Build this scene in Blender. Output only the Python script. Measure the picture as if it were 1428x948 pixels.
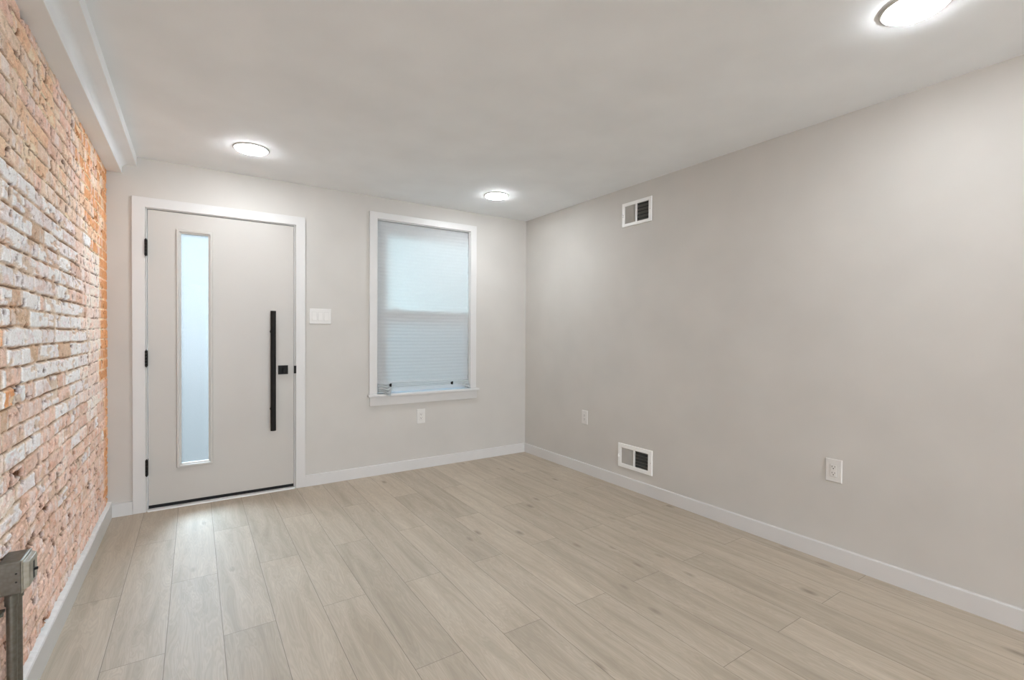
import bpy, bmesh, math, random
import numpy as np
from mathutils import Matrix, Vector

for _o in list(bpy.data.objects):
    bpy.data.objects.remove(_o)
SC = bpy.context.scene
COL = SC.collection

# ---------------------------------------------------------------- camera
cam_d = bpy.data.cameras.new('camera')
cam = bpy.data.objects.new('camera', cam_d)
COL.objects.link(cam)
cam_d.sensor_width = 36.0
cam_d.lens = 667.09 * 36.0 / 1428.0
cam_d.clip_start = 0.02
_r = Vector((0.8332762, -0.55283093, 0.00536124))
_u = Vector((0.00206191, 0.01280487, 0.99991589))
_f = Vector((0.55285308, 0.83319505, -0.01180988))
cam.matrix_world = Matrix(((_r.x, _u.x, -_f.x, 0.0), (_r.y, _u.y, -_f.y, 0.0), (_r.z, _u.z, -_f.z, 1.22), (0, 0, 0, 1)))
SC.camera = cam

# ---------------------------------------------------------------- view and world
SC.view_settings.view_transform = 'Standard'
SC.view_settings.look = 'None'
SC.view_settings.gamma = 1.0
SC.view_settings.use_curve_mapping = False
SC.view_settings.exposure = 1.06
LAMP = 54.0            # radiance of the recessed lamp lenses
LAMP_COL = (0.93, 0.965, 1.0)
REAR_FILL = 170.0         # fill light through the added rear window
W_SKY = (0.80, 0.92, 1.0)
W_STR = 2.0
SC.cycles.use_denoising = True
SC.cycles.max_bounces = 12
SC.cycles.diffuse_bounces = 7
SC.cycles.glossy_bounces = 4
SC.cycles.transmission_bounces = 8
SC.cycles.transparent_max_bounces = 12
SC.cycles.sample_clamp_indirect = 6.0

world = bpy.data.worlds.new('World'); SC.world = world
world.use_nodes = True
_n = world.node_tree.nodes; _l = world.node_tree.links; _n.clear()
_tc = _n.new('ShaderNodeTexCoord'); _sx = _n.new('ShaderNodeSeparateXYZ'); _rp = _n.new('ShaderNodeValToRGB')
_bg = _n.new('ShaderNodeBackground'); _wo = _n.new('ShaderNodeOutputWorld')
_mr = _n.new('ShaderNodeMapRange'); _mr.inputs[1].default_value = -1; _mr.inputs[2].default_value = 1
_l.new(_tc.outputs['Generated'], _sx.inputs[0]); _l.new(_sx.outputs[2], _mr.inputs[0]); _l.new(_mr.outputs[0], _rp.inputs[0])
_l.new(_rp.outputs[0], _bg.inputs[0]); _l.new(_bg.outputs[0], _wo.inputs[0])
_rp.color_ramp.elements[0].position = 0.45; _rp.color_ramp.elements[0].color = (0.30, 0.34, 0.36, 1)
_rp.color_ramp.elements[1].position = 0.56; _rp.color_ramp.elements[1].color = (*W_SKY, 1)
_bg.inputs[1].default_value = W_STR

# room measures, metres: x across, y towards the entrance wall, z up
XL, XR, YF, YN, H = -0.478, 2.874, 4.076, -6.6, 2.394
R = random.Random(7)

# added fill light outside an added window opening in the wall behind the camera
_ld = bpy.data.lights.new('rear_fill', 'AREA'); _ld.shape = 'RECTANGLE'; _ld.size = 1.9; _ld.size_y = 1.7
_ld.energy = REAR_FILL; _ld.color = (0.84, 0.92, 1.0)
_lo = bpy.data.objects.new('rear_fill', _ld); COL.objects.link(_lo)
_lo.location = (0.55, YN - 0.35, 1.40); _lo.rotation_euler = (math.radians(90), 0, 0)

# added area light as high street sky, cooling the floor through the door lite
_ld2 = bpy.data.lights.new('street_fill', 'AREA'); _ld2.shape = 'RECTANGLE'; _ld2.size = 3.6; _ld2.size_y = 1.8
_ld2.energy = 1850.0; _ld2.spread = math.radians(80); _ld2.color = (0.66, 0.83, 1.0)
_lo2 = bpy.data.objects.new('street_fill', _ld2); COL.objects.link(_lo2)
_lo2.location = (-0.75, YF + 2.3, 3.35)
_lo2.rotation_euler = (Vector((0.1, YF - 0.3, 0.9)) - Vector(_lo2.location)).to_track_quat('-Z', 'Y').to_euler()

# ---------------------------------------------------------------- materials
def s2l(c):
    return tuple(((v / 255.0) / 12.92 if v / 255.0 <= 0.04045 else ((v / 255.0 + 0.055) / 1.055) ** 2.4) for v in c)

class NT:
    def __init__(s, name):
        s.m = bpy.data.materials.new(name); s.m.use_nodes = True
        s.t = s.m.node_tree; s.t.nodes.clear()
        s.out = s.t.nodes.new('ShaderNodeOutputMaterial')
    def n(s, typ, **kw):
        nd = s.t.nodes.new(typ)
        for k, v in kw.items():
            setattr(nd, k, v)
        return nd
    def put(s, sock, v):
        if isinstance(v, bpy.types.NodeSocket):
            s.t.links.new(v, sock)
        else:
            sock.default_value = v
    def math(s, op, a, b=None, c=None):
        nd = s.n('ShaderNodeMath', operation=op)
        s.put(nd.inputs[0], a)
        if b is not None: s.put(nd.inputs[1], b)
        if c is not None: s.put(nd.inputs[2], c)
        return nd.outputs[0]
    def mix(s, f, a, b, mode='MIX'):
        nd = s.n('ShaderNodeMix', data_type='RGBA', blend_type=mode)
        s.put(nd.inputs[0], f); s.put(nd.inputs[6], a); s.put(nd.inputs[7], b)
        return nd.outputs[2]
    def noise(s, vec, scale, detail=3, rough=0.5, dist=0.0):
        nd = s.n('ShaderNodeTexNoise')
        if vec is not None: s.put(nd.inputs['Vector'], vec)
        nd.inputs['Scale'].default_value = scale; nd.inputs['Detail'].default_value = detail
        nd.inputs['Roughness'].default_value = rough; nd.inputs['Distortion'].default_value = dist
        return nd.outputs['Fac']
    def xyz(s, a, b, c):
        nd = s.n('ShaderNodeCombineXYZ'); s.put(nd.inputs[0], a); s.put(nd.inputs[1], b); s.put(nd.inputs[2], c)
        return nd.outputs[0]
    def ramp(s, f, stops):
        nd = s.n('ShaderNodeValToRGB'); s.put(nd.inputs[0], f)
        el = nd.color_ramp.elements
        while len(el) < len(stops): el.new(0.5)
        for e, (p, c) in zip(el, stops):
            e.position = p; e.color = (*c, 1)
        return nd.outputs[0]
    def bsdf(s, col, rough=0.5, metal=0.0, bump=None, bstr=0.1, bdist=0.001, spec=0.5):
        p = s.n('ShaderNodeBsdfPrincipled')
        s.put(p.inputs['Base Color'], col if isinstance(col, bpy.types.NodeSocket) else (*col, 1))
        s.put(p.inputs['Roughness'], rough); p.inputs['Metallic'].default_value = metal
        p.inputs['Specular IOR Level'].default_value = spec
        if bump is not None:
            b = s.n('ShaderNodeBump'); b.inputs['Strength'].default_value = bstr; b.inputs['Distance'].default_value = bdist
            s.put(b.inputs['Height'], bump); s.t.links.new(b.outputs[0], p.inputs['Normal'])
        return p
    def done(s, sh):
        s.t.links.new(sh.outputs[0], s.out.inputs[0]); return s.m
    def obj(s):
        return s.n('ShaderNodeTexCoord').outputs['Object']

def paint(name, rgb, rough=0.55, var=0.03, scale=3.0, bscale=260.0, bstr=0.08, spec=0.3):
    t = NT(name); v = t.obj()
    nz = t.noise(v, scale, 2)
    a = tuple(c * (1 - var) for c in rgb); b = tuple(min(1, c * (1 + var)) for c in rgb)
    col = t.ramp(nz, [(0.3, a), (0.7, b)])
    return t.done(t.bsdf(col, rough, 0, t.noise(v, bscale, 2), bstr, 0.0006, spec))

M = {}
M['wall'] = paint('wall_paint', (0.56, 0.54, 0.507), 0.6)
M['ceiling'] = paint('ceiling_paint', (0.85, 0.875, 0.895), 0.75)
M['trim'] = paint('trim_paint', (0.64, 0.632, 0.62), 0.38, 0.015, 4, 120, 0.05, 0.45)
M['soffit'] = paint('soffit_paint', (0.86, 0.89, 0.915), 0.6, 0.02)
M['door'] = paint('door_paint', (0.52, 0.498, 0.465), 0.42, 0.012, 3, 150, 0.05, 0.45)
M['plaster'] = paint('edge_plaster', (0.78, 0.78, 0.78), 0.8, 0.06, 30, 90, 0.5)
M['black'] = paint('black_hardware', (0.009, 0.008, 0.007), 0.55, 0.1, 30, 200, 0.05, 0.22)
M['rubber'] = paint('door_sweep_rubber', (0.010, 0.010, 0.010), 0.7, 0.1, 30)
M['plastic'] = paint('white_plastic', (0.68, 0.665, 0.64), 0.32, 0.01, 20, 100, 0.02, 0.5)
M['slot'] = paint('dark_slot', (0.03, 0.028, 0.025), 0.7)
M['vent'] = paint('vent_enamel', (0.84, 0.84, 0.82), 0.35, 0.01, 20, 100, 0.02, 0.5)
M['fin'] = paint('vent_fin_enamel', (0.50, 0.49, 0.46), 0.4, 0.03, 20)
M['duct'] = paint('duct_and_shaded_fins', (0.13, 0.13, 0.12), 0.6, 0.1, 20)
M['damper'] = paint('damper_enamel', (0.62, 0.60, 0.54), 0.4, 0.05, 20)
M['sash'] = paint('sash_vinyl', (0.74, 0.76, 0.78), 0.4, 0.01)
M['ring'] = paint('lamp_trim_enamel', (0.62, 0.61, 0.59), 0.5, 0.01)

def mk_metal(name, k):
    t = NT(name); v = t.obj()
    vo = t.n('ShaderNodeTexVoronoi'); t.put(vo.inputs['Vector'], v); vo.inputs['Scale'].default_value = 90
    c = t.ramp(vo.outputs['Distance'], [(0.0, (0.46 * k, 0.47 * k, 0.44 * k)), (1.0, (0.34 * k, 0.33 * k, 0.28 * k))])
    d = t.noise(v, 35, 4)
    c2 = t.mix(t.math('MULTIPLY', d, 0.5), c, (0.24 * k, 0.19 * k, 0.12 * k, 1))
    return t.done(t.bsdf(c2, t.math('MULTIPLY_ADD', d, 0.25, 0.28), 0.85, d, 0.2, 0.001))
M['steel'] = mk_metal('galvanised_steel', 0.52)
M['zinc'] = mk_metal('bright_zinc', 1.25)

def mk_emit(name, col, k):
    t = NT(name); e = t.n('ShaderNodeEmission'); e.inputs[0].default_value = (*col, 1); e.inputs[1].default_value = k
    return t.done(e)
M['lamp'] = mk_emit('lamp_lens', LAMP_COL, LAMP)
M['fill_cool'] = mk_emit('cool_fill_lens', (0.70, 0.86, 1.0), LAMP * 1.25)  # lens of the added fill lamp, bluer and brighter than the others

def mk_frost():
    t = NT('frosted_glass'); v = t.obj()
    tr = t.n('ShaderNodeBsdfTranslucent'); tr.inputs[0].default_value = (0.025, 0.024, 0.0225, 1)
    gl = t.n('ShaderNodeBsdfGlossy'); gl.inputs['Roughness'].default_value = 0.35
    mx = t.n('ShaderNodeMixShader'); mx.inputs[0].default_value = 0.06
    t.t.links.new(tr.outputs[0], mx.inputs[1]); t.t.links.new(gl.outputs[0], mx.inputs[2])
    cl = t.n('ShaderNodeBsdfTransparent'); cl.inputs[0].default_value = (0.93, 0.97, 0.98, 1)
    m2 = t.n('ShaderNodeMixShader'); m2.inputs[0].default_value = 0.26
    t.t.links.new(mx.outputs[0], m2.inputs[1]); t.t.links.new(cl.outputs[0], m2.inputs[2])
    return t.done(m2)
M['frost'] = mk_frost()

def mk_clear(name, tint, refl=0.07):
    t = NT(name)
    tr = t.n('ShaderNodeBsdfTransparent'); tr.inputs[0].default_value = (*tint, 1)
    gl = t.n('ShaderNodeBsdfGlossy'); gl.inputs['Roughness'].default_value = 0.02
    mx = t.n('ShaderNodeMixShader'); mx.inputs[0].default_value = refl
    t.t.links.new(tr.outputs[0], mx.inputs[1]); t.t.links.new(gl.outputs[0], mx.inputs[2])
    return t.done(mx)
M['glass'] = mk_clear('clear_glass', (0.27, 0.290, 0.278))
def mk_screen():
    t = NT('insect_mesh')
    tr = t.n('ShaderNodeBsdfTransparent'); tr.inputs[0].default_value = (0.50, 0.66, 0.72, 1)
    df = t.n('ShaderNodeBsdfDiffuse'); df.inputs[0].default_value = (0.1, 0.1, 0.1, 1)
    mx = t.n('ShaderNodeMixShader'); mx.inputs[0].default_value = 0.12
    t.t.links.new(tr.outputs[0], mx.inputs[1]); t.t.links.new(df.outputs[0], mx.inputs[2])
    return t.done(mx)
M['screen'] = mk_screen()

def mk_paper():
    t = NT('pleated_paper'); v = t.obj()
    nz = t.noise(v, 60, 3)
    c = t.ramp(nz, [(0.3, (0.88, 0.89, 0.90)), (0.7, (0.92, 0.93, 0.935))])
    tr = t.n('ShaderNodeBsdfTranslucent'); tr.inputs[0].default_value = (0.52, 0.555, 0.56, 1)
    df = t.n('ShaderNodeBsdfDiffuse'); t.put(df.inputs[0], c)
    mx = t.n('ShaderNodeMixShader'); mx.inputs[0].default_value = 0.46
    t.t.links.new(tr.outputs[0], mx.inputs[1]); t.t.links.new(df.outputs[0], mx.inputs[2])
    return t.done(mx)
M['paper'] = mk_paper()

def mk_floor():
    t = NT('oak_laminate'); v = t.obj()
    sp = t.n('ShaderNodeSeparateXYZ'); t.put(sp.inputs[0], v); x, y = sp.outputs[0], sp.outputs[1]
    W, L = 0.1905, 1.21
    u = t.math('DIVIDE', t.math('ADD', x, 0.477 + 10 * W), W)
    ci = t.math('FLOOR', u); fu = t.math('SUBTRACT', u, ci)
    par = t.math('MODULO', ci, 2.0)
    w = t.math('DIVIDE', t.math('SUBTRACT', t.math('ADD', y, 10 * L), t.math('ADD', 2.836 - 2 * L, t.math('MULTIPLY', par, L / 2))), L)
    ri = t.math('FLOOR', w); fw = t.math('SUBTRACT', w, ri)
    wn = t.n('ShaderNodeTexWhiteNoise', noise_dimensions='2D'); t.put(wn.inputs['Vector'], t.xyz(ci, ri, 0.0))
    rnd = wn.outputs['Value']; rc = t.n('ShaderNodeSeparateColor'); t.put(rc.inputs[0], wn.outputs['Color'])
    r2, r3 = rc.outputs[0], rc.outputs[1]
    # seams
    du = t.math('MULTIPLY', t.math('MINIMUM', fu, t.math('SUBTRACT', 1.0, fu)), W)
    dw = t.math('MULTIPLY', t.math('MINIMUM', fw, t.math('SUBTRACT', 1.0, fw)), L)
    d = t.math('MINIMUM', du, dw)
    mr = t.n('ShaderNodeMapRange'); t.put(mr.inputs[0], d); mr.inputs[1].default_value = 0.0004; mr.inputs[2].default_value = 0.0014
    seam = mr.outputs[0]
    # grain
    ox = t.math('MULTIPLY', rnd, 17.0); oy = t.math('MULTIPLY', r2, 31.0)
    lx = t.math('MULTIPLY', t.math('SUBTRACT', fu, 0.5), W)
    gv = t.xyz(t.math('ADD', t.math('MULTIPLY', lx, 9.0), ox), t.math('ADD', t.math('MULTIPLY', y, 0.9), oy), r3)
    big = t.noise(gv, 2.2, 3, 0.5, 0.6)
    fine = t.noise(t.xyz(t.math('ADD', t.math('MULTIPLY', lx, 60.0), ox), t.math('ADD', t.math('MULTIPLY', y, 2.4), oy), r3), 4.0, 4, 0.6, 0.3)
    # cathedral rings: contour lines of the slow field
    ring = t.math('SINE', t.math('MULTIPLY', big, 95.0))
    ringm = t.math('MULTIPLY', t.math('MULTIPLY_ADD', ring, 0.5, 0.5), t.math('MULTIPLY_ADD', fine, 0.8, 0.2))
    # knots
    kv = t.n('ShaderNodeTexVoronoi', feature='F1'); t.put(kv.inputs['Vector'], t.xyz(t.math('ADD', t.math('MULTIPLY', lx, 6.5), ox), t.math('ADD', t.math('MULTIPLY', y, 2.6), oy), 0.0))
    kv.inputs['Scale'].default_value = 1.0
    kr = t.n('ShaderNodeMapRange'); t.put(kr.inputs[0], kv.outputs['Distance']); kr.inputs[1].default_value = 0.03; kr.inputs[2].default_value = 0.14
    kr.inputs[3].default_value = 1.0; kr.inputs[4].default_value = 0.0
    kc = t.n('ShaderNodeSeparateColor'); t.put(kc.inputs[0], kv.outputs['Color'])
    kon = t.math('GREATER_THAN', kc.outputs[0], 0.12)
    knot = t.math('MULTIPLY', t.math('MULTIPLY', kr.outputs[0], kon), t.math('MULTIPLY_ADD', fine, 1.2, 0.0))
    fr = t.n('ShaderNodeMapRange'); t.put(fr.inputs[0], fine); fr.inputs[1].default_value = 0.36; fr.inputs[2].default_value = 0.64; fine = fr.outputs[0]
    base = t.ramp(big, [(0.30, (0.395, 0.332, 0.255)), (0.50, (0.475, 0.404, 0.318)), (0.72, (0.535, 0.462, 0.370))])
    c = t.mix(t.math('MULTIPLY', ringm, 0.46), base, (0.30, 0.25, 0.19, 1))
    c = t.mix(t.math('MULTIPLY', t.math('SUBTRACT', 1.0, fine), 0.26), c, (0.33, 0.28, 0.22, 1))
    c = t.mix(t.math('MULTIPLY', knot, 1.0), c, (0.12, 0.088, 0.06, 1))
    tone = t.math('MULTIPLY_ADD', r3, 0.16, 0.94)
    c = t.mix(1.0, c, t.xyz(tone, tone, tone), 'MULTIPLY')
    c = t.mix(seam, (0.17, 0.14, 0.11, 1), c)
    hgt = t.math('ADD', t.math('MULTIPLY', seam, 1.0), t.math('MULTIPLY', fine, 0.10))
    return t.done(t.bsdf(c, t.math('MULTIPLY_ADD', fine, 0.10, 0.44), 0, hgt, 0.35, 0.0012, 0.5))
M['floor'] = mk_floor()

def mk_brick():
    t = NT('old_brick'); v = t.obj()
    at = t.n('ShaderNodeAttribute'); at.attribute_name = 'tint'
    f1 = t.noise(v, 240, 4, 0.65); f2 = t.noise(v, 55, 4, 0.6)
    c = t.mix(1.0, at.outputs['Color'], t.ramp(f1, [(0.32, (0.86, 0.84, 0.82)), (0.60, (1.15, 1.15, 1.16))]), 'MULTIPLY')
    c = t.mix(1.0, c, t.ramp(f2, [(0.3, (0.93, 0.91, 0.89)), (0.6, (1.12, 1.12, 1.13))]), 'MULTIPLY')
    return t.done(t.bsdf(c, 0.9, 0, t.math('ADD', f1, f2), 0.4, 0.003, 0.15))
M['brick'] = mk_brick()

# ---------------------------------------------------------------- mesh helpers
def tag(o, label=None, cat=None, group=None, kind=None):
    if label: o['label'] = label
    if cat: o['category'] = cat
    if group: o['group'] = group
    if kind: o['kind'] = kind
    return o

def empty(name, loc=(0, 0, 0), parent=None):
    o = bpy.data.objects.new(name, None); COL.objects.link(o); o.location = loc; o.empty_display_size = 0.05
    if parent: o.parent = parent
    return o

def link(name, bm, mat, parent=None, smooth=False, world_at=None, bevel=0.0, segs=2):
    """one mesh object; bm is in world metres, its origin moves to world_at / the parent"""
    bmesh.ops.recalc_face_normals(bm, faces=bm.faces)
    org = Vector((0, 0, 0))
    p = parent
    while p is not None:
        org += Vector(p.location); p = p.parent
    off = org if world_at is None else Vector(world_at)
    bmesh.ops.translate(bm, verts=bm.verts, vec=-off)
    me = bpy.data.meshes.new(name); bm.to_mesh(me); bm.free()
    if isinstance(mat, (list, tuple)):
        for m in mat: me.materials.append(m)
    else:
        me.materials.append(mat)
    if smooth:
        for f in me.polygons: f.use_smooth = True
    o = bpy.data.objects.new(name, me); COL.objects.link(o)
    if parent: o.parent = parent
    o.location = off - org
    if bevel > 0:
        b = o.modifiers.new('edge', 'BEVEL'); b.width = bevel; b.segments = segs; b.limit_method = 'ANGLE'; b.angle_limit = math.radians(40)
    return o

def B(): return bmesh.new()

def box(bm, x0, x1, y0, y1, z0, z1):
    vs = [bm.verts.new((x, y, z)) for x in (x0, x1) for y in (y0, y1) for z in (z0, z1)]
    for q in ((0, 1, 3, 2), (4, 6, 7, 5), (0, 4, 5, 1), (2, 3, 7, 6), (0, 2, 6, 4), (1, 5, 7, 3)):
        bm.faces.new([vs[i] for i in q])
    return vs

def loft(bm, rings, close=True, cap=True):
    """rings: lists of the same number of points"""
    R_ = [[bm.verts.new(p) for p in r] for r in rings]
    n = len(R_[0])
    for a, b in zip(R_, R_[1:]):
        for i in range(n if close else n - 1):
            j = (i + 1) % n
            bm.faces.new((a[i], a[j], b[j], b[i]))
    if cap:
        bm.faces.new(R_[0]); bm.faces.new(list(reversed(R_[-1])))

def rect_ring(axis, u0, u1, v0, v1, w):
    """rectangle in the plane axis=w. axis 'x': u=y v=z; axis 'y': u=x v=z"""
    pts = [(u0, v0), (u1, v0), (u1, v1), (u0, v1)]
    if axis == 'x': return [(w, a, b) for a, b in pts]
    if axis == 'y': return [(a, w, b) for a, b in pts]
    return [(a, b, w) for a, b in pts]

def frame_rings(bm, axis, outer, inner, prof):
    """a rectangular picture-frame loft: prof = list of (t, w): t 0 at outer .. 1 at inner rectangle, w depth coordinate"""
    rings = []
    for t, w in prof:
        r = [outer[i] * (1 - t) + inner[i] * t for i in range(4)]
        rings.append([bm.verts.new(p) for p in rect_ring(axis, *r, w)])
    rings.append(rings[0])
    for a, b in zip(rings, rings[1:]):
        for i in range(4):
            j = (i + 1) % 4
            bm.faces.new((a[i], a[j], b[j], b[i]))

def tube(bm, p0, p1, r, n=24, r1=None):
    p0, p1 = Vector(p0), Vector(p1); d = (p1 - p0).normalized()
    a = d.orthogonal().normalized(); b = d.cross(a)
    r1 = r if r1 is None else r1
    ring = lambda p, q: [p + (a * math.cos(2 * math.pi * i / n) + b * math.sin(2 * math.pi * i / n)) * q for i in range(n)]
    loft(bm, [ring(p0, r), ring(p1, r1)])

def lathe(bm, c, prof, n=64, axis='z'):
    """prof: (radius, offset along axis); closed with caps at radius 0"""
    rings = []
    for r, w in prof:
        if r < 1e-6:
            rings.append([bm.verts.new((c[0], c[1], c[2] + w))])
        else:
            rings.append([bm.verts.new((c[0] + r * math.cos(2 * math.pi * i / n), c[1] + r * math.sin(2 * math.pi * i / n), c[2] + w)) for i in range(n)])
    for a, b in zip(rings, rings[1:]):
        for i in range(n):
            j = (i + 1) % n
            if len(a) == 1: bm.faces.new((a[0], b[j], b[i]))
            elif len(b) == 1: bm.faces.new((a[i], a[j], b[0]))
            else: bm.faces.new((a[i], a[j], b[j], b[i]))

def pierced(bm, axis, u0, u1, v0, v1, w0, w1, holes):
    """a slab between w0 and w1 with rectangular holes, as one shell"""
    us = sorted({u0, u1, *[h[0] for h in holes], *[h[1] for h in holes]})
    vs = sorted({v0, v1, *[h[2] for h in holes], *[h[3] for h in holes]})
    P = {}
    def V(i, j, w):
        k = (i, j, w)
        if k not in P:
            a, b = us[i], vs[j]
            P[k] = bm.verts.new((w, a, b) if axis == 'x' else (a, w, b))
        return P[k]
    solid = {}
    for i in range(len(us) - 1):
        for j in range(len(vs) - 1):
            a, b = (us[i] + us[i + 1]) / 2, (vs[j] + vs[j + 1]) / 2
            solid[i, j] = not any(h[0] < a < h[1] and h[2] < b < h[3] for h in holes)
    for (i, j), s in solid.items():
        if not s: continue
        for w in (w0, w1):
            bm.faces.new((V(i, j, w), V(i + 1, j, w), V(i + 1, j + 1, w), V(i, j + 1, w)))
        for di, dj, e in ((-1, 0, ((i, j), (i, j + 1))), (1, 0, ((i + 1, j), (i + 1, j + 1))), (0, -1, ((i, j), (i + 1, j))), (0, 1, ((i, j + 1), (i + 1, j + 1)))):
            if not solid.get((i + di, j + dj), False):
                (a, b), (c, d) = e
                bm.faces.new((V(a, b, w0), V(c, d, w0), V(c, d, w1), V(a, b, w1)))

# ---------------------------------------------------------------- structure
DOOR = (-0.272, 0.656, 0.0, 2.064)          # opening x0 x1 z0 z1
WIN = (1.305, 2.214, 0.690, 2.206)
V1 = (2.455, 2.705, 2.100, 2.248)           # duct openings y0 y1 z0 z1
V2 = (2.440, 2.722, 0.182, 0.320)

bm = B(); box(bm, XL - 0.2, XR + 0.2, YN - 0.2, YF + 0.3, -0.12, 0.0)
tag(link('floor', bm, M['floor']), 'pale oak plank floor of the empty room', 'floor', kind='structure')
bm = B(); box(bm, XL - 0.2, XR + 0.2, YN - 0.2, YF + 0.2, H, H + 0.15)
tag(link('ceiling', bm, M['ceiling']), 'plain painted flat ceiling with recessed lamps', 'ceiling', kind='structure')
bm = B(); pierced(bm, 'y', XL - 0.2, XR + 0.2, 0.0, H, YF, YF + 0.16, [DOOR, WIN])
tag(link('wall_far', bm, M['wall']), 'greige painted wall holding the front door and window', 'wall', kind='structure')
bm = B(); pierced(bm, 'x', YN - 0.2, YF, 0.0, H, XR, XR + 0.16, [V1, V2])
tag(link('wall_right', bm, M['wall']), 'long greige painted wall with two vents and two outlets', 'wall', kind='structure')
FILL_OPENING = (-0.25, 1.45, 0.75, 2.10)  # added opening that lets the rear fill light in
bm = B(); pierced(bm, 'y', XL - 0.2, XR, 0.0, H, YN - 0.16, YN, [FILL_OPENING])
tag(link('wall_near', bm, M['wall']), 'greige painted wall behind the viewer with an added opening for fill light', 'wall', kind='structure')

# two-step boxed soffit over the brick wall
prof = [(XL - 0.02, H - 0.002)]
def arc(cx_, cz_, r, a0, a1, n=5):
    return [(cx_ + r * math.cos(math.radians(a0 + (a1 - a0) * i / n)), cz_ + r * math.sin(math.radians(a0 + (a1 - a0) * i / n))) for i in range(n + 1)]
sof = [(XL - 0.15, 2.273)] + arc(-0.398 - 0.003, 2.273 + 0.003, 0.003, -90, 0) + [(-0.398 + 0.030 - 0.030 * math.cos(math.radians(a)), 2.303 + 0.030 * math.sin(math.radians(a))) for a in range(0, 91, 10)] + arc(-0.321 - 0.003, 2.333 + 0.003, 0.003, -90, 0) + [(-0.321, H + 0.01), (XL - 0.15, H + 0.01)]
bm = B()
loft(bm, [[(a, YN, b) for a, b in sof], [(a, YF + 0.002, b) for a, b in sof]])
tag(link('trim_1', bm, M['soffit']), 'white stepped soffit boxed in above the brick wall', 'soffit', kind='structure')

# baseboards
def bboard(name, label, pts, h=0.089, t=0.016):
    """pts along the wall; thickness to the room side given by the second list"""
    bm = B(); loft(bm, pts); return tag(link(name, bm, M['trim']), label, 'baseboard', kind='structure')
def bprof_y(x, y_wall, h, t):      # board on the far wall, section at x
    return [(x, y_wall, 0.0), (x, y_wall - t, 0.0), (x, y_wall - t, h - 0.003), (x, y_wall - t + 0.003, h), (x, y_wall, h)]
def bprof_x(y, x_wall, h, t):      # board on a side wall, t signed towards the room
    s = 1 if t > 0 else -1
    return [(x_wall, y, 0.0), (x_wall + t, y, 0.0), (x_wall + t, y, h - 0.003), (x_wall + t - 0.003 * s, y, h), (x_wall, y, h)]
TB = 0.019
bboard('baseboard_far', 'white baseboard running from the door casing under the window', [bprof_y(0.729, YF, 0.088, TB), bprof_y(XR, YF, 0.088, TB)])
bboard('baseboard_corner', 'short white baseboard between brick wall and door casing', [bprof_y(-0.456, YF, 0.088, TB), bprof_y(-0.349, YF, 0.088, TB)])
bboard('baseboard_right', 'long white baseboard below the two vents', [bprof_x(YN, XR, 0.088, -TB), bprof_x(YF, XR, 0.088, -TB)])
bboard('baseboard_left', 'white baseboard along the foot of the brick wall', [bprof_x(2.11, -0.474, 0.100, 0.019), bprof_x(YF, -0.474, 0.095, 0.019)])
# ragged plaster fillet behind the brick wall's baseboard
bm = B(); rings = []
rr = random.Random(3)
pa = pb = 0.0
for i in range(420):
    y = 2.11 + (YF - 2.11) * i / 419
    pa = 0.7 * pa + rr.uniform(-1, 1); pb = 0.8 * pb + rr.uniform(-1, 1)
    rings.append([(-0.486, y, 0.06), (-0.4585, y, 0.094), (-0.459 + 0.0003 * pa, y, 0.1005), (-0.466 + 0.0008 * pa, y, 0.1035 + 0.0004 * pb), (-0.486, y, 0.110 + 0.0018 * pb)])
loft(bm, rings)
tag(link('trim_2', bm, M['plaster']), 'ragged white plaster line on top of the brick wall baseboard', 'trim', kind='structure')

# ---------------------------------------------------------------- brick wall
def yofpx(px):
    l = (px - 714.0) / 667.09
    dx = _f.x + _r.x * l; dy = _f.y + _r.y * l
    return XL / dx * dy

class Noise:
    def __init__(s, seed):
        s.g = np.random.RandomState(seed).rand(256, 256)
    def at(s, a, b):
        ia = np.floor(a).astype(int); ib = np.floor(b).astype(int)
        fa = a - ia; fb = b - ib
        fa = fa * fa * (3 - 2 * fa); fb = fb * fb * (3 - 2 * fb)
        g = s.g
        A = g[ia % 256, ib % 256]; Bq = g[(ia + 1) % 256, ib % 256]; C = g[ia % 256, (ib + 1) % 256]; D = g[(ia + 1) % 256, (ib + 1) % 256]
        return (A * (1 - fa) + Bq * fa) * (1 - fb) + (C * (1 - fa) + D * fa) * fb
    def fbm(s, a, b, o=3):
        r = 0; w = 0.5; tot = 0
        for k in range(o):
            r = r + w * s.at(a * 2 ** k + 13.7 * k, b * 2 ** k + 7.3 * k); tot += w; w *= 0.55
        return r / tot

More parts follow.
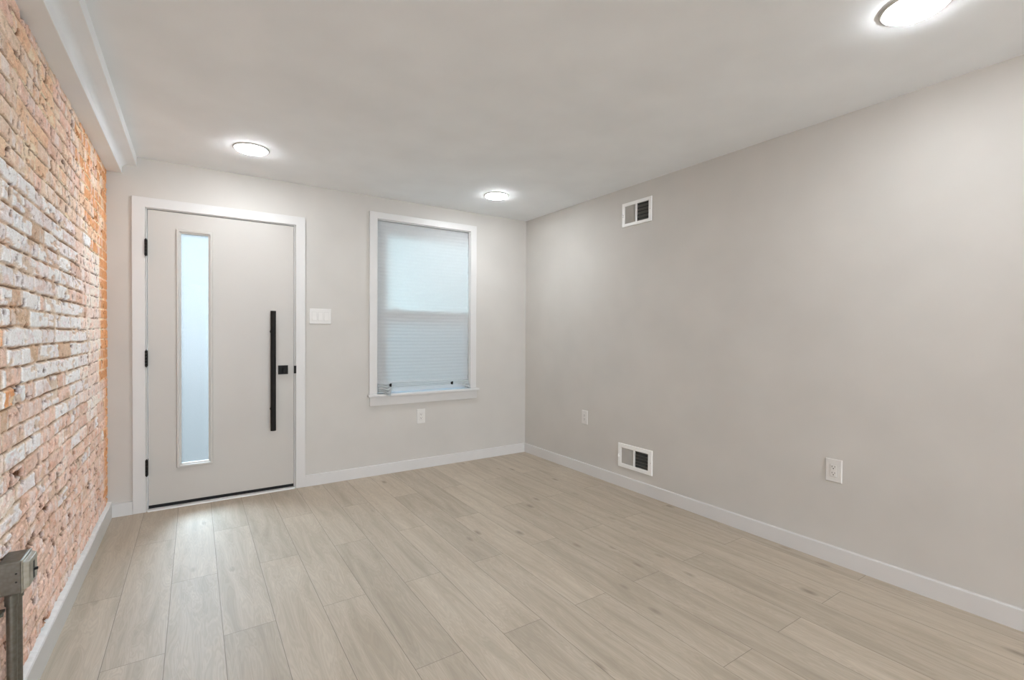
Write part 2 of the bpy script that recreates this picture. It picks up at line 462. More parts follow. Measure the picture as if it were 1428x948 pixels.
CP, Z0 = 0.063, 1.2345
HAND = {   # rows seen closest to eye level: (end pixel, kind)
 -1: [(0, 'p'), (3.5, 'o'), (32.5, 'w'), (57.5, 'w'), (75, 'g'), (96, 'w'), (108.5, 'w'), (123, 'g'), (133, 'l'), (140, 'l'), (151, 'o')],
  0: [(12.5, 'w'), (41, 'b'), (65.5, 'w'), (83, 'g'), (97, 'w'), (111, 'w'), (122, 'l'), (140, 'l'), (151, 'o')],
  1: [(15, 'g'), (32, 'b'), (55.5, 'w'), (62, 'p'), (84, 'w'), (99, 'w'), (114, 'w'), (121, 'p'), (139, 'l'), (151, 'o')],
  2: [(18.5, 'g'), (47, 'g'), (78, 'g'), (96, 'w'), (109, 'p'), (120, 'p'), (139, 'l'), (151, 'o')],
  3: [(13, 'w'), (30.5, 'w'), (66, 'g'), (84.5, 'w'), (94, 'g'), (101, 'w'), (114, 'g'), (126, 'l'), (139, 'l'), (151, 'o')],
  4: [(8, 'g'), (27, 'w'), (42, 'w'), (54, 'g'), (66, 'w'), (82, 'g'), (99, 'w'), (113, 'p'), (125, 'l'), (139, 'l'), (151, 'o')],
  5: [(18, 'g'), (45, 'w'), (62, 'b'), (78, 'w'), (94, 'g'), (108, 'g'), (124, 'l'), (139, 'l'), (151, 'o')],
  6: [(9, 'g'), (35, 'w'), (60, 'g'), (72, 'g'), (88, 'w'), (103, 'g'), (120, 'l'), (139, 'l'), (151, 'o')],
 -2: [(8, 'p'), (27.5, 'w'), (39.5, 'w'), (55.5, 'b'), (80.5, 'w'), (97.5, 'b'), (111.5, 'w'), (125, 'g'), (140, 'l'), (151, 'o')],
 -3: [(6, 'w'), (27.5, 'p'), (47.5, 'w'), (69.5, 'w'), (88.5, 'w'), (108.5, 'w'), (122, 'g'), (138, 'l'), (151, 'o')],
 -4: [(5, 'w'), (20, 'o'), (34, 'w'), (47, 'p'), (59, 'g'), (80, 'g'), (90, 'p'), (110, 'w'), (125, 'l'), (138, 'l'), (151, 'o')],
 -5: [(12, 'b'), (33, 'p'), (57, 'p'), (80, 'g'), (96, 'p'), (103, 'w'), (122, 'g'), (138, 'l'), (151, 'o')],
 -6: [(2, 'w'), (31, 'p'), (54, 'g'), (75, 'p'), (92, 'w'), (110, 'g'), (126, 'l'), (140, 'l'), (151, 'p')],
}
KIND = {   # colour of the face, strength of the face step
 'w': ((234, 239, 245), 0.75), 'g': ((226, 221, 221), 0.65), 'p': ((218, 192, 178), 0.5), 'l': ((230, 212, 202), 0.15),
 'b': ((202, 178, 156), 0.15), 'o': ((212, 156, 112), 0.3), 'a': ((224, 194, 166), 0.35), 't': ((226, 205, 187), 0.4), 'r': ((222, 194, 180), 0.35)}
MORTAR = {'w': (204, 186, 166), 'g': (204, 186, 166), 'p': (204, 180, 160), 'l': (232, 218, 208), 'b': (196, 170, 144), 'o': (236, 210, 180), 'a': (234, 212, 188), 't': (206, 186, 164), 'r': (214, 188, 170)}

def brick_wall():
    ys = np.concatenate([np.arange(YN, 1.2, 0.08), np.arange(1.2, YF + 0.0001, 0.0058), [YF]])
    zs = np.arange(0.0, 2.2751, 0.0047)
    Y, Z = np.meshgrid(ys, zs, indexing='ij')
    N1, N2, N3, N4, N5 = [Noise(k) for k in (11, 12, 13, 14, 15)]
    low = np.clip((0.95 - Z) / 0.35, 0, 1)                      # the weathered lower courses
    wy = Y + (N1.fbm(Y * 12, Z * 14) - 0.5) * (0.018 + 0.03 * low)
    wz = Z + (N2.fbm(Y * 5, Z * 12) - 0.5) * (0.012 + 0.022 * low) + (N3.at(Y * 1.5, Z * 0.8) - 0.5) * 0.012
    row = np.floor((wz - Z0) / CP).astype(int)
    fz = (wz - Z0) / CP - row
    dz = np.minimum(fz, 1 - fz) * CP
    dyv = np.zeros_like(Y); kid = np.zeros(Y.shape, int); rv = np.zeros_like(Y)
    kinds = list(KIND)
    rng = random.Random(21)
    for k in range(row.min(), row.max() + 1):
        ends, ks = [], []
        zc = Z0 + (k + 0.5) * CP
        y = YN - rng.uniform(0, 0.2)
        stop = yofpx(0) if k in HAND else YF + 0.05
        while y < stop:
            y += rng.choice((0.205, 0.205, 0.205, 0.105)) * rng.uniform(0.93, 1.05)
            c = y - 0.08
            if c > 3.95 or (zc > 1.62 and c > 3.2 + max(0, 2.0 - zc) * 0.9): kd = rng.choice('ooaoa')
            elif zc > 1.62: kd = rng.choice('ttrart') if zc > 1.72 else rng.choice('gtgwt')
            elif zc > 0.78: kd = rng.choice('ggpwlp') if c < 3.3 else rng.choice('llp')
            else: kd = rng.choice('rrprlrg' if zc > 0.45 else 'rrprrp')
            ends.append(y); ks.append(kd)
        if k in HAND:
            ends[-1] = stop
            for px, kd in HAND[k]:
                if px <= 0: continue
                ends.append(yofpx(px)); ks.append(kd)
            ends[-1] = YF + 0.2
        m = row == k
        e = np.array([YN - 1] + ends); q = wy[m]
        i = np.clip(np.searchsorted(e, q) - 1, 0, len(ks) - 1)
        dyv[m] = np.minimum(q - e[i], e[i + 1] - q)
        kid[m] = np.array([kinds.index(x) for x in ks])[i]
        rv[m] = np.array([rng.random() for _ in ks])[i]
    d = np.minimum(dyv, dz)
    n_mid = N4.fbm(Y * 17, Z * 42, 4); n_hi = N5.fbm(Y * 110, Z * 120, 2); n_lo = N3.fbm(Y * 5, Z * 6, 3)
    mw = 0.0030 + 0.008 * np.clip(n_mid - 0.38, 0, 1) + 0.004 * low * n_mid
    e = np.clip((d - mw) / 0.004, 0, 1)
    chip = np.clip((N2.fbm(Y * 11, Z * 26, 3) - 0.62 + 0.05 * low) / 0.05, 0, 1) * (1 - 0.8 * (Y > 3.5))
    st = np.array([KIND[k][1] for k in kinds])[kid]
    face = e * (1 - 0.8 * chip)
    hx = -0.479 + face * (0.002 + 0.005 * st) * (0.7 + 0.6 * rv) + (n_mid - 0.5) * (0.003 + 0.004 * low) + (n_hi - 0.5) * 0.0028 + (n_lo - 0.5) * 0.004
    pit = np.clip((N1.fbm(Y * 30 + 50, Z * 26 + 9, 3) - 0.68 + 0.035 * low) / 0.05, 0, 1)
    hx -= pit * 0.012
    hx = np.where(Y > YF - 0.012, hx - 0.008 * n_mid, hx)
    colf = np.array([s2l(KIND[k][0]) for k in kinds])[kid]
    colm = np.array([s2l(MORTAR[k]) for k in kinds])[kid]
    colf = colf * (0.90 + 0.16 * rv)[..., None]
    # worn paint shows the clay beneath
    clay = np.array(s2l((196, 140, 108))); white = np.array(s2l((224, 224, 226)))
    worn = np.clip((n_mid - 0.56) / 0.1, 0, 1)[..., None] * (0.28 + 0.22 * low)[..., None]
    colf = colf * (1 - worn) + clay * worn
    chalk = np.clip((N4.fbm(Y * 26 + 3, Z * 9 + 80, 3) - 0.55) / 0.1, 0, 1)[..., None] * 0.42 * np.clip(1 - (Y > 3.9) * 1.0, 0, 1)[..., None]
    colf = colf * (1 - chalk) + white * chalk
    e3 = face[..., None]
    col = colm * (1 - e3) + colf * e3
    rust = np.clip((N5.fbm(Y * 9 + 40, Z * 10, 3) - 0.56) / 0.1, 0, 1)[..., None] * (1 - e3 * 0.7) * 0.28
    col = col * (1 - rust) + np.array(s2l((176, 116, 76))) * rust
    orange = np.clip((Y - (3.90 + 0.05 * (n_lo - 0.5))) / 0.08, 0, 1)[..., None] * 0.55
    col = col * (1 - orange) + np.array(s2l((206, 146, 98))) * orange * (0.8 + 0.4 * n_mid[..., None])
    gap = (1 - np.clip((d - 0.0016) / 0.0022, 0, 1)) * np.clip((n_mid - 0.43) / 0.06, 0, 1) * (Y < 3.75)
    hx -= gap * 0.006
    crumb = np.clip(np.maximum(pit, gap * 0.8), 0, 1)[..., None]
    col = col * (1 - crumb) + np.array(s2l((96, 64, 42))) * crumb
    hx = np.clip(hx, -0.497, -0.465)
    ny, nz = Y.shape
    verts = np.stack([hx, Y, Z], -1).reshape(-1, 3)
    idx = np.arange(ny * nz).reshape(ny, nz)
    quads = np.stack([idx[:-1, :-1], idx[1:, :-1], idx[1:, 1:], idx[:-1, 1:]], -1).reshape(-1, 4)
    # back of the wall, so that it is solid
    nb = len(verts)
    back = np.array([(XL - 0.2, YN, 0), (XL - 0.2, YF, 0), (XL - 0.2, YF, 2.275), (XL - 0.2, YN, 2.275)])
    verts = np.concatenate([verts, back])
    faces = quads.tolist() + [[nb, nb + 3, nb + 2, nb + 1], list(map(int, idx[:, 0][::-1])) + [nb, nb + 1], list(map(int, idx[:, -1])) + [nb + 2, nb + 3],
                              list(map(int, idx[0, :])) + [nb + 3, nb], list(map(int, idx[-1, :][::-1])) + [nb + 1, nb + 2]]
    me = bpy.data.meshes.new('wall_left'); me.from_pydata(verts.tolist(), [], faces); me.update()
    ca = me.color_attributes.new('tint', 'FLOAT_COLOR', 'POINT')
    buf = np.ones((len(verts), 4), np.float32); buf[:nb, :3] = np.clip(col.reshape(-1, 3) * 1.16, 0, 0.88); buf[nb:, :3] = 0.4
    ca.data.foreach_set('color', buf.ravel())
    me.materials.append(M['brick'])
    o = bpy.data.objects.new('wall_left', me); COL.objects.link(o)
    return tag(o, 'old exposed brick wall with worn white paint and crumbling mortar', 'wall', kind='structure')
brick_wall()

# ---------------------------------------------------------------- front door
door = tag(empty('door_1', (0.19, YF, 0.0)), 'white front door with narrow frosted lite and long black pull', 'door', kind='structure')
CY = YF - 0.018
def prism(bm, poly, y0, y1):   # polygon in x,z extruded along y
    loft(bm, [[(a, y0, b) for a, b in poly], [(a, y1, b) for a, b in poly]])
bm = B(); prism(bm, [(-0.348, 0), (-0.277, 0), (-0.277, 2.064), (0.661, 2.064), (0.661, 0), (0.730, 0), (0.730, 2.131), (-0.348, 2.131)], CY, YF)
link('door_casing', bm, M['trim'], door, bevel=0.002)
bm = B(); prism(bm, [(-0.272, 0), (-0.268, 0), (-0.268, 2.058), (0.652, 2.058), (0.652, 0), (0.656, 0), (0.656, 2.064), (-0.272, 2.064)], YF - 0.004, YF + 0.14)
# stop the slab closes against
prism(bm, [(-0.268, 0), (-0.256, 0), (-0.256, 2.046), (0.640, 2.046), (0.640, 0), (0.652, 0), (0.652, 2.058), (-0.268, 2.058)], YF + 0.052, YF + 0.14)
link('door_jamb', bm, M['trim'], door)
SY = YF + 0.002
SL = (-0.2645, 0.6485, 0.037, 2.0545)
LT = (-0.092, 0.097, 0.288, 1.926)
bm = B(); pierced(bm, 'y', SL[0], SL[1], SL[2], SL[3], SY, SY + 0.045, [LT])
link('door_slab', bm, M['door'], door)
bm = B(); frame_rings(bm, 'y', (-0.106, 0.110, 0.273, 1.941), (-0.078, 0.083, 0.301, 1.913), [(0, SY), (0.0, SY - 0.009), (0.12, SY - 0.013), (0.55, SY - 0.013), (0.72, SY - 0.006), (1.0, SY - 0.001), (1.0, SY + 0.020), (0.5, SY + 0.022), (0.5, SY)])
lf = link('lite_frame', bm, M['door'], door)
bm = B(); box(bm, -0.088, 0.093, SY + 0.017, SY + 0.023, 0.292, 1.922)
link('glass_pane', bm, M['frost'], door)
bm = B(); box(bm, SL[0], SL[1], SY + 0.006, SY + 0.040, 0.014, 0.0368)
link('door_sweep', bm, M['rubber'], door)
bm = B(); loft(bm, [[(x, YF - 0.022, 0.0), (x, YF - 0.020, 0.009), (x, YF + 0.0, 0.0135), (x, YF + 0.14, 0.0135), (x, YF + 0.14, 0.0)] for x in (-0.2675, 0.6515)])
link('threshold', bm, M['trim'], door)
for z in (1.793, 1.044, 0.302):
    bm = B()
    xh, yh = -0.2725, YF - 0.0245
    for q in range(5):
        tube(bm, (xh, yh, z - 0.054 + q * 0.0217), (xh, yh, z - 0.054 + q * 0.0217 + 0.0205), 0.0075, 16)
    tube(bm, (xh, yh, z + 0.0545), (xh, yh, z + 0.060), 0.0045, 12, 0.0025)
    tube(bm, (xh, yh, z - 0.060), (xh, yh, z - 0.0545), 0.0025, 12, 0.0045)
    box(bm, -0.2685, -0.2650, yh, YF + 0.03, z - 0.053, z + 0.053)
    link('hinge', bm, M['black'], door)
hb = B(); HX, HY = 0.4955, YF - 0.062
tube(hb, (HX, HY, 0.480), (HX, HY, 1.388), 0.0190, 32)
hnd = link('pull_handle', hb, M['black'], door, smooth=False, bevel=0.0015)
for z in (1.232, 0.640):
    bm = B(); tube(bm, (HX, HY + 0.010, z), (HX, SY, z), 0.010, 20); tube(bm, (HX, SY - 0.004, z), (HX, SY, z), 0.016, 20)
    link('standoff', bm, M['black'], hnd)
bm = B(); LX0, LX1, LZ0, LZ1 = 0.538, 0.605, 0.902, 0.970
loft(bm, [rect_ring('y', LX0, LX1, LZ0, LZ1, SY), rect_ring('y', LX0, LX1, LZ0, LZ1, SY - 0.016), rect_ring('y', LX0 + 0.004, LX1 - 0.004, LZ0 + 0.004, LZ1 - 0.004, SY - 0.020)])
lk = link('deadbolt', bm, M['black'], door)
bm = B(); tube(bm, (0.5715, SY - 0.020, 0.936), (0.5715, SY - 0.030, 0.936), 0.010, 20); box(bm, 0.566, 0.577, SY - 0.046, SY - 0.028, 0.914, 0.958)
link('thumb_turn', bm, M['black'], lk, bevel=0.002)
bm = B(); box(bm, 0.6495, 0.6535, YF - 0.020, YF + 0.03, 0.905, 0.965); box(bm, 0.651, 0.664, YF - 0.0205, YF - 0.0175, 0.905, 0.965)
link('strike_plate', bm, M['black'], door, bevel=0.001)

# ---------------------------------------------------------------- window
win = tag(empty('window_1', (1.76, YF, 0.69)), 'white trimmed sash window beside the front door', 'window', kind='structure')
bm = B(); prism(bm, [(1.240, 0.700), (1.306, 0.700), (1.306, 2.205), (2.213, 2.205), (2.213, 0.700), (2.277, 0.700), (2.277, 2.262), (1.240, 2.262)], CY, YF)
link('window_casing', bm, M['trim'], win, bevel=0.002)
bm = B(); prism(bm, [(1.300, 0.6995), (1.312, 0.6995), (1.312, 2.198), (2.207, 2.198), (2.207, 0.6995), (2.219, 0.6995), (2.219, 2.210), (1.300, 2.210)], YF - 0.002, YF + 0.15)
prism(bm, [(1.312, 0.70), (1.326, 0.70), (1.326, 2.184), (2.193, 2.184), (2.193, 0.70), (2.207, 0.70), (2.207, 2.198), (1.312, 2.198)], YF + 0.040, YF + 0.052)
link('window_jamb', bm, M['trim'], win)
bm = B()
def stool(z, k):
    f = YF - 0.046 + k
    return [(1.2995, YF + 0.15, z), (1.2995, YF - 0.0002, z), (1.226 + k, YF - 0.0002, z), (1.226 + k, f, z), (2.300 - k, f, z), (2.300 - k, YF - 0.0002, z), (2.2195, YF - 0.0002, z), (2.2195, YF + 0.15, z)]
loft(bm, [stool(0.6768, 0.003), stool(0.680, 0.0), stool(0.695, 0.0), stool(0.699, 0.004)])
link('window_stool', bm, M['trim'], win)
bm = B(); box(bm, 1.244, 2.286, YF - 0.018, YF, 0.600, 0.6765)
link('window_apron', bm, M['trim'], win, bevel=0.0015)
def sash(name, z0, z1, y0, st, br, tr):
    bm = B(); pierced(bm, 'y', 1.316, 2.203, z0, z1, y0, y0 + 0.034, [(1.316 + st, 2.203 - st, z0 + br, z1 - tr)])
    s = link(name, bm, M['sash'], win, bevel=0.002)
    bm = B(); box(bm, 1.316 + st - 0.006, 2.203 - st + 0.006, y0 + 0.014, y0 + 0.018, z0 + br - 0.006, z1 - tr + 0.006)
    link('glass_pane', bm, M['glass'], s)
    return s
sash('upper_sash', 1.418, 2.195, YF + 0.092, 0.048, 0.034, 0.060)
ls = sash('lower_sash', 0.702, 1.452, YF + 0.054, 0.060, 0.075, 0.036)
bm = B(); box(bm, 1.445, 1.505, YF + 0.056, YF + 0.086, 1.452, 1.464); box(bm, 1.450, 1.485, YF + 0.046, YF + 0.062, 1.458, 1.474)
link('sash_lock', bm, M['slot'], ls, bevel=0.002)
bm = B(); pierced(bm, 'y', 1.316, 2.203, 0.700, 1.425, YF + 0.132, YF + 0.142, [(1.334, 2.185, 0.718, 1.407)])
sc = link('screen_frame', bm, M['sash'], win)
bm = B(); box(bm, 1.333, 2.186, YF + 0.1365, YF + 0.1375, 0.717, 1.408)
link('insect_screen', bm, M['screen'], sc)

# pleated paper shade pressed into the opening, its foot gathered up under two clips
def shade():
    bm = B()
    nx = 60; x0, x1 = 1.314, 2.208
    hum = random.Random(5)
    wob = [hum.uniform(0, 6.28) for _ in range(6)]
    rows = []
    ztop, zb = 2.192, 0.800
    npl = 46
    for j in range(npl * 2 + 1):
        z = ztop + (zb - ztop) * j / (npl * 2)
        amp = 0.0007 if j % 2 else -0.0007
        edge = 0.0035 * math.sin(j * 0.55 + wob[0]) + 0.0025 * math.sin(j * 1.7)
        top = max(0.0, 1 - j / 6.0)
        row = []
        for i in range(nx + 1):
            u = i / nx
            xe0 = x0 + 0.004 + edge; xe1 = x1 - 0.004 + 0.6 * edge
            x = xe0 + (xe1 - xe0) * u
            y = YF + 0.022 + amp + 0.004 * math.sin(u * 5 + wob[1] + j * 0.02)
            zz = z - 0.004 * math.sin(u * 3.1) + 0.0012 * math.sin(u * 17 + j)
            row.append((x, y, zz))
        rows.append(row)
    # gathered pleats
    ng = 5
    for k in range(1, ng * 2 + 1):
        t = k / (ng * 2)
        row = []
        for i in range(nx + 1):
            u = i / nx; x = x0 + 0.004 + (x1 - x0 - 0.008) * u
            fl = max(0.0, (1.425 - x) / 0.105); fr = max(0.0, (x - 2.065) / 0.13)
            f = max(min(1.0, fl) * 1.0, min(1.0, fr) * 0.8)
            f = f * f * (3 - 2 * f)
            near_l = math.exp(-((x - 1.395) / 0.032) ** 2)
            hgt = 0.052 + 0.026 * f + 0.040 * near_l
            amp = (0.003 + 0.005 * f + 0.011 * near_l) * (1 if k % 2 else -1)
            sag = 0.010 * f + 0.018 * near_l
            z = zb - 0.004 * math.sin(u * 3.1) - hgt * t - sag * t
            y = YF + 0.016 - t * (0.010 + 0.030 * f + 0.078 * near_l) + amp * (0.5 + 0.5 * t)
            z = max(z, 0.7025 if y > YF - 0.048 else 0.670)
            row.append((x, y, z))
        rows.append(row)
    V = [[bm.verts.new(p) for p in r] for r in rows]
    for a, b in zip(V, V[1:]):
        for i in range(nx): bm.faces.new((a[i], a[i + 1], b[i + 1], b[i]))
    o = link('pleated_shade', bm, M['paper'], None, world_at=(1.76, YF + 0.02, 0.80))
    so = o.modifiers.new('paper', 'SOLIDIFY'); so.thickness = 0.0004
    return tag(o, 'white pleated paper shade covering the sash window, foot gathered up', 'window shade')
shade()
def clip(x, z, label):
    t = tag(empty('shade_clip', (x, YF - 0.016, z)), label, 'clip', 'clips holding the gathered shade')
    bm = B(); loft(bm, [[(x + s, YF - 0.018, z - 0.010), (x + s, YF - 0.022, z - 0.006), (x + s, YF - 0.006, z + 0.012), (x + s, YF - 0.002, z + 0.010), (x + s, YF - 0.004, z - 0.004)] for s in (-0.008, 0.008)])
    link('clip_body', bm, M['black'], t)
    bm = B(); box(bm, x - 0.005, x + 0.005, YF - 0.028, YF - 0.016, z + 0.002, z + 0.018); 
    link('clip_lever', bm, M['black'], t, bevel=0.001)
    return t
clip(1.425, 0.768, 'small black clip on the gathered shade, at the fanned end near the door')
clip(2.020, 0.757, 'small black clip on the gathered shade, at the end away from the door')

# ---------------------------------------------------------------- recessed ceiling lamps
def lamp():
    cx, cy = 0.304, 3.475
    t = empty('recessed_light', (cx, cy, H))
    bm = B(); lathe(bm, (cx, cy, H), [(0.088, 0.001), (0.104, 0.001), (0.105, -0.002), (0.104, -0.005), (0.097, -0.0075), (0.0925, -0.006), (0.088, 0.001)])
    link('trim_ring', bm, M['ring'], t, smooth=True)
    bm = B(); lathe(bm, (cx, cy, H), [(0.0, 0.0008), (0.0915, 0.0008), (0.0905, -0.009), (0.086, -0.0135), (0.074, -0.0170), (0.05, -0.0195), (0.025, -0.0205), (0.0, -0.0208)])
    link('lens', bm, M['lamp'], t, smooth=True)
    return t
def dup(root, loc):
    r = root.copy(); COL.objects.link(r); r.location = loc
    for ch in list(root.children):
        c = ch.copy(); COL.objects.link(c); c.parent = r
        for g in ch.children:
            d = g.copy(); COL.objects.link(d); d.parent = c
    return r
l0 = lamp()
tag(l0, 'round recessed ceiling lamp in front of the door', 'ceiling light', 'recessed ceiling lights')
for x, y, lb in ((2.130, 3.462, 'round recessed ceiling lamp in front of the window corner'), (2.140, 0.640, 'round recessed ceiling lamp near the long wall, cut off by the top of the photo'),
                 (0.304, -2.2, 'added recessed fill lamp behind the viewer near the brick wall'), (2.13, -2.2, 'added recessed fill lamp behind the viewer near the long painted wall')):  # the two lamps behind the viewer are added as fill
    tag(dup(l0, (x, y, H)), lb, 'ceiling light', 'recessed ceiling lights')

l4 = tag(dup(l0, (0.304, 0.640, H)), 'added recessed fill lamp with a cool white lens above the viewer', 'ceiling light', 'recessed ceiling lights')  # unseen lamp added to cool and brighten the left floor and brick
for ch in l4.children:
    if ch.name.startswith('lens'):
        ch.data = ch.data.copy(); ch.data.materials[0] = M['fill_cool']

# ---------------------------------------------------------------- air registers in the long wall
def register(yo, zo, hole, label):
    y0, y1 = yo; z0, z1 = zo
    hy0, hy1, hz0, hz1 = hole
    t = tag(empty('air_vent', (XR, (y0 + y1) / 2, (z0 + z1) / 2)), label, 'air vent', 'air vents in the long wall')
    bm = B(); frame_rings(bm, 'x', (y0, y1, z0, z1), (hy0 + 0.006, hy1 - 0.006, hz0 + 0.006, hz1 - 0.006), [(0, XR), (0, XR - 0.004), (0.06, XR - 0.009), (0.90, XR - 0.009), (1.0, XR - 0.006), (1.0, XR + 0.004), (0.85, XR + 0.004), (0.85, XR)])
    ym = (hy0 + hy1) / 2 + 0.002
    box(bm, XR - 0.0088, XR + 0.004, ym - 0.007, ym + 0.007, hz0 + 0.004, hz1 - 0.004)
    link('frame', bm, M['vent'], t)
    for s, a, b in ((1, ym + 0.006, hy1 - 0.006), (-1, hy0 + 0.006, ym - 0.006)):
        bm = B(); n = 15
        for i in range(n):
            y = a + (b - a) * (i + 0.5) / n
            ex, ey = 0.010 * 0.62, (-s) * 0.010 * 0.78
            nx_, ny_ = 0.0005 * 0.78, 0.0005 * s * 0.62
            pts = [(XR - 0.004 - nx_, y - ey * 0.5 - ny_), (XR - 0.004 + nx_, y - ey * 0.5 + ny_), (XR - 0.004 + ex + nx_, y + ey * 0.5 + ny_), (XR - 0.004 + ex - nx_, y + ey * 0.5 - ny_)]
            loft(bm, [[(p, q, hz0 + 0.004) for p, q in pts], [(p, q, hz1 - 0.004) for p, q in pts]])
        link('fin_bank', bm, M['fin'] if s > 0 else M['duct'], t)  # see-through bank gets the dark duct colour: shade painted into its fins
    bm = B(); 
    d0, d1 = XR + 0.0045, XR + 0.12
    # open duct box behind the grille
    e = 0.002
    for q in ((d0, d1, hy0, hy0 + e, hz0, hz1), (d0, d1, hy1 - e, hy1, hz0, hz1), (d0, d1, hy0, hy1, hz0, hz0 + e), (d0, d1, hy0, hy1, hz1 - e, hz1), (d1 - e, d1, hy0, hy1, hz0, hz1)): box(bm, *q)
    link('duct', bm, M['duct'], t)
    n = 5; hh = (hz1 - hz0 - 0.01) / n
    for i in range(n):
        z = hz0 + 0.005 + hh * (i + 0.5)
        bm = B(); loft(bm, [[(XR + 0.016, y, z + 0.004), (XR + 0.017, y, z + 0.005), (XR + 0.038, y, z - 0.006), (XR + 0.037, y, z - 0.0075)] for y in (hy0 + 0.003, hy1 - 0.003)])
        link('damper_blade', bm, M['damper'], t)
    for yy in (y0 + 0.013, y1 - 0.013):
        bm = B(); tube(bm, (XR - 0.009, yy, (z0 + z1) / 2), (XR - 0.0105, yy, (z0 + z1) / 2), 0.004, 16, 0.003)
        link('screw', bm, M['fin'], t)
    bm = B(); box(bm, XR - 0.020, XR - 0.009, y1 - 0.0135, y1 - 0.0105, (z0 + z1) / 2 - 0.018, (z0 + z1) / 2 + 0.006)
    link('lever', bm, M['vent'], t, bevel=0.001)
    return t
register((2.431, 2.728), (2.0815, 2.270), V1, 'white air vent high on the wall below the ceiling')
register((2.406, 2.752), (0.157, 0.347), V2, 'white air vent low on the wall just above the baseboard')

# ---------------------------------------------------------------- outlets and switch
def plate_ring(u0, u1, v0, v1, face, back, e=0.004):
    pass
def outlet(axis, w, uc, zc, pw, ph, label, sgn):
    """axis 'x': on the long wall (u=y); axis 'y': on the far wall (u=x). room side is w - d"""
    P3 = lambda u, d, z: (w - d, u, z) if axis == 'x' else (u, w - d, z)
    t = tag(empty('wall_outlet', P3(uc, 0, zc)), label, 'outlet', 'white duplex wall outlets')
    def slab(bm, u0, u1, z0, z1, d0, d1, ch=0.0):
        loft(bm, [[P3(u0, d0, z0), P3(u1, d0, z0), P3(u1, d0, z1), P3(u0, d0, z1)], [P3(u0, d1 - ch, z0), P3(u1, d1 - ch, z0), P3(u1, d1 - ch, z1), P3(u0, d1 - ch, z1)]] +
             ([[P3(u0 + ch, d1, z0 + ch), P3(u1 - ch, d1, z0 + ch), P3(u1 - ch, d1, z1 - ch), P3(u0 + ch, d1, z1 - ch)]] if ch else []))
    bm = B(); slab(bm, uc - pw / 2, uc + pw / 2, zc - ph / 2, zc + ph / 2, 0, 0.0065, 0.003)
    link('cover_plate', bm, M['plastic'], t)
    bm = B(); slab(bm, uc - 0.0178, uc + 0.0178, zc - 0.0345, zc + 0.0345, 0.0064, 0.0068)
    link('plate_gap', bm, M['fin'], t)
    bm = B(); slab(bm, uc - 0.0165, uc + 0.0165, zc - 0.033, zc + 0.033, 0.0066, 0.0085, 0.001)
    rc = link('receptacle', bm, M['plastic'], t)
    for dz in (0.0165, -0.0165):
        bm = B()
        slab(bm, uc - 0.0078, uc - 0.0052, zc + dz + 0.001, zc + dz + 0.0085, 0.0084, 0.0088)
        slab(bm, uc + 0.0052, uc + 0.0078, zc + dz + 0.001, zc + dz + 0.0085, 0.0084, 0.0088)
        n = 12; c = [(uc + 0.0028 * math.cos(2 * math.pi * i / n), zc + dz - 0.0055 + 0.0032 * math.sin(2 * math.pi * i / n)) for i in range(n)]
        loft(bm, [[P3(a, 0.0084, b) for a, b in c], [P3(a, 0.0088, b) for a, b in c]])
        link('socket_slots', bm, M['slot'], rc)
    return t
outlet('x', XR, 3.158, 0.491, 0.072, 0.121, 'white duplex outlet between the room corner and the low vent', -1)
outlet('x', XR, 1.181, 0.4955, 0.079, 0.123, 'white duplex outlet alone on the long wall, past the low vent', -1)
outlet('y', YF, 1.713, 0.472, 0.080, 0.132, 'white duplex outlet under the window sill', 1)

sw = tag(empty('light_switch', (0.8445, YF, 1.3565)), 'white triple rocker switch plate between door and window', 'light switch')
bm = B(); u0, u1, v0, v1 = 0.761, 0.928, 1.295, 1.418
loft(bm, [rect_ring('y', u0, u1, v0, v1, YF), rect_ring('y', u0, u1, v0, v1, YF - 0.004), rect_ring('y', u0 + 0.003, u1 - 0.003, v0 + 0.003, v1 - 0.003, YF - 0.007)])
link('cover_plate', bm, M['plastic'], sw)
for i, c in enumerate((0.7985, 0.8445, 0.8905)):
    a, b, lo, hi = c - 0.0165, c + 0.0165, 1.3235, 1.3895
    bm = B(); box(bm, a - 0.0012, b + 0.0012, YF - 0.0073, YF - 0.0069, lo - 0.0012, hi + 0.0012)
    link('plate_gap', bm, M['fin'], sw)
    bm = B(); tilt = 1 if i != 1 else -1
    ft, fb = (0.0078, 0.0125) if i == 0 else (0.0082, 0.0112)
    loft(bm, [[(x, YF - 0.0068, lo), (x, YF - fb, lo), (x, YF - 0.0090, (lo + hi) / 2), (x, YF - ft, hi), (x, YF - 0.0068, hi)] for x in (a, b)])
    link('rocker', bm, M['plastic'], sw)

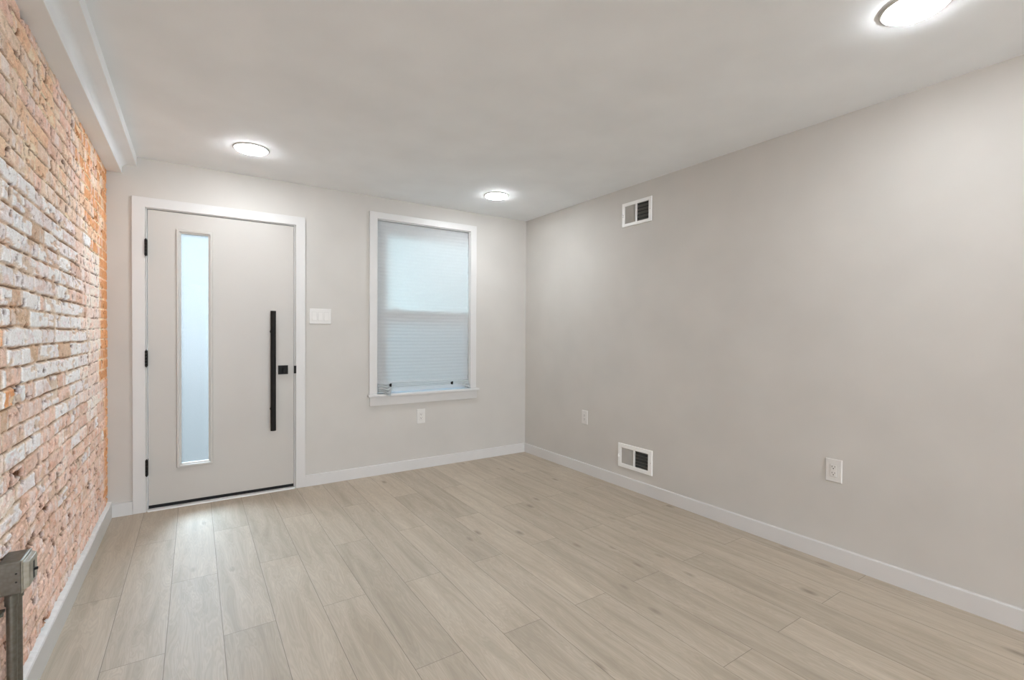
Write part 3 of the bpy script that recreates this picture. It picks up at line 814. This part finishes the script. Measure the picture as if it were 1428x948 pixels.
# ---------------------------------------------------------------- electrical box and conduits on the brick wall
jb = tag(empty('electrical_box', (-0.46, 2.01, 0.5)), 'galvanised steel electrical box with two conduits on the brick wall', 'electrical box')
by0, by1, bz0, bz1 = 1.958, 2.060, 0.452, 0.547
bm = B(); box(bm, -0.476, -0.426, by0, by1, bz0, bz1)
bb = link('box_body', bm, M['steel'], jb, bevel=0.003)
for z in (0.512, 0.487):
    bm = B(); tube(bm, (-0.4365, by0, z), (-0.4365, by0 - 0.0015, z), 0.0028, 12, 0.002)
    link('side_screw', bm, M['slot'], bb)
bm = B()
loft(bm, [rect_ring('x', by0 - 0.001, by1 + 0.001, bz0 - 0.001, bz1 + 0.001, -0.426), rect_ring('x', by0 - 0.001, by1 + 0.001, bz0 - 0.001, bz1 + 0.001, -0.4235),
          rect_ring('x', by0 + 0.004, by1 - 0.004, bz0 + 0.006, bz1 - 0.006, -0.4225), rect_ring('x', by0 + 0.009, by1 - 0.012, bz0 + 0.012, bz1 - 0.008, -0.410), rect_ring('x', by0 + 0.014, by1 - 0.018, bz0 + 0.017, bz1 - 0.013, -0.4085)])
cv = link('raised_cover', bm, M['zinc'], jb, bevel=0.0015)
bm = B(); box(bm, -0.4088, -0.4078, 2.000, 2.012, 0.474, 0.526)
link('switch_slot', bm, M['slot'], cv)
bm = B(); loft(bm, [rect_ring('x', 2.002, 2.010, 0.496, 0.504, -0.408), rect_ring('x', 2.003, 2.009, 0.498, 0.505, -0.399)])
link('toggle', bm, M['black'], cv, bevel=0.001)
for yc in (1.984, 2.036):
    bm = B(); tube(bm, (-0.452, yc, 0.0), (-0.452, yc, 0.44), 0.0118, 24)
    cd = link('conduit', bm, M['steel'], jb, smooth=False)
    bm = B(); tube(bm, (-0.452, yc, 0.415), (-0.452, yc, 0.4445), 0.0150, 24); tube(bm, (-0.452, yc, 0.4445), (-0.452, yc, 0.4520), 0.0170, 6)
    link('connector', bm, M['steel'], cd)
bm = B(); box(bm, -0.476, -0.462, 1.930, 1.971, 0.404, 0.412); tube(bm, (-0.463, 1.938, 0.408), (-0.4585, 1.938, 0.408), 0.005, 12)
link('strap', bm, M['steel'], jb, bevel=0.001)

# frame of the added, unseen rear window that lets the fill light in
rw = tag(empty('added_window', (0.6, YN, 0.75)), 'added white framed window for fill light in the wall behind the viewer', 'window', kind='structure')
bm = B(); frame_rings(bm, 'y', (-0.32, 1.52, 0.68, 2.17), (-0.25, 1.45, 0.75, 2.10), [(0, YN), (0, YN + 0.018), (1, YN + 0.018), (1, YN - 0.16), (0.9, YN - 0.16), (0.9, YN)])
link('added_window_frame', bm, M['trim'], rw)
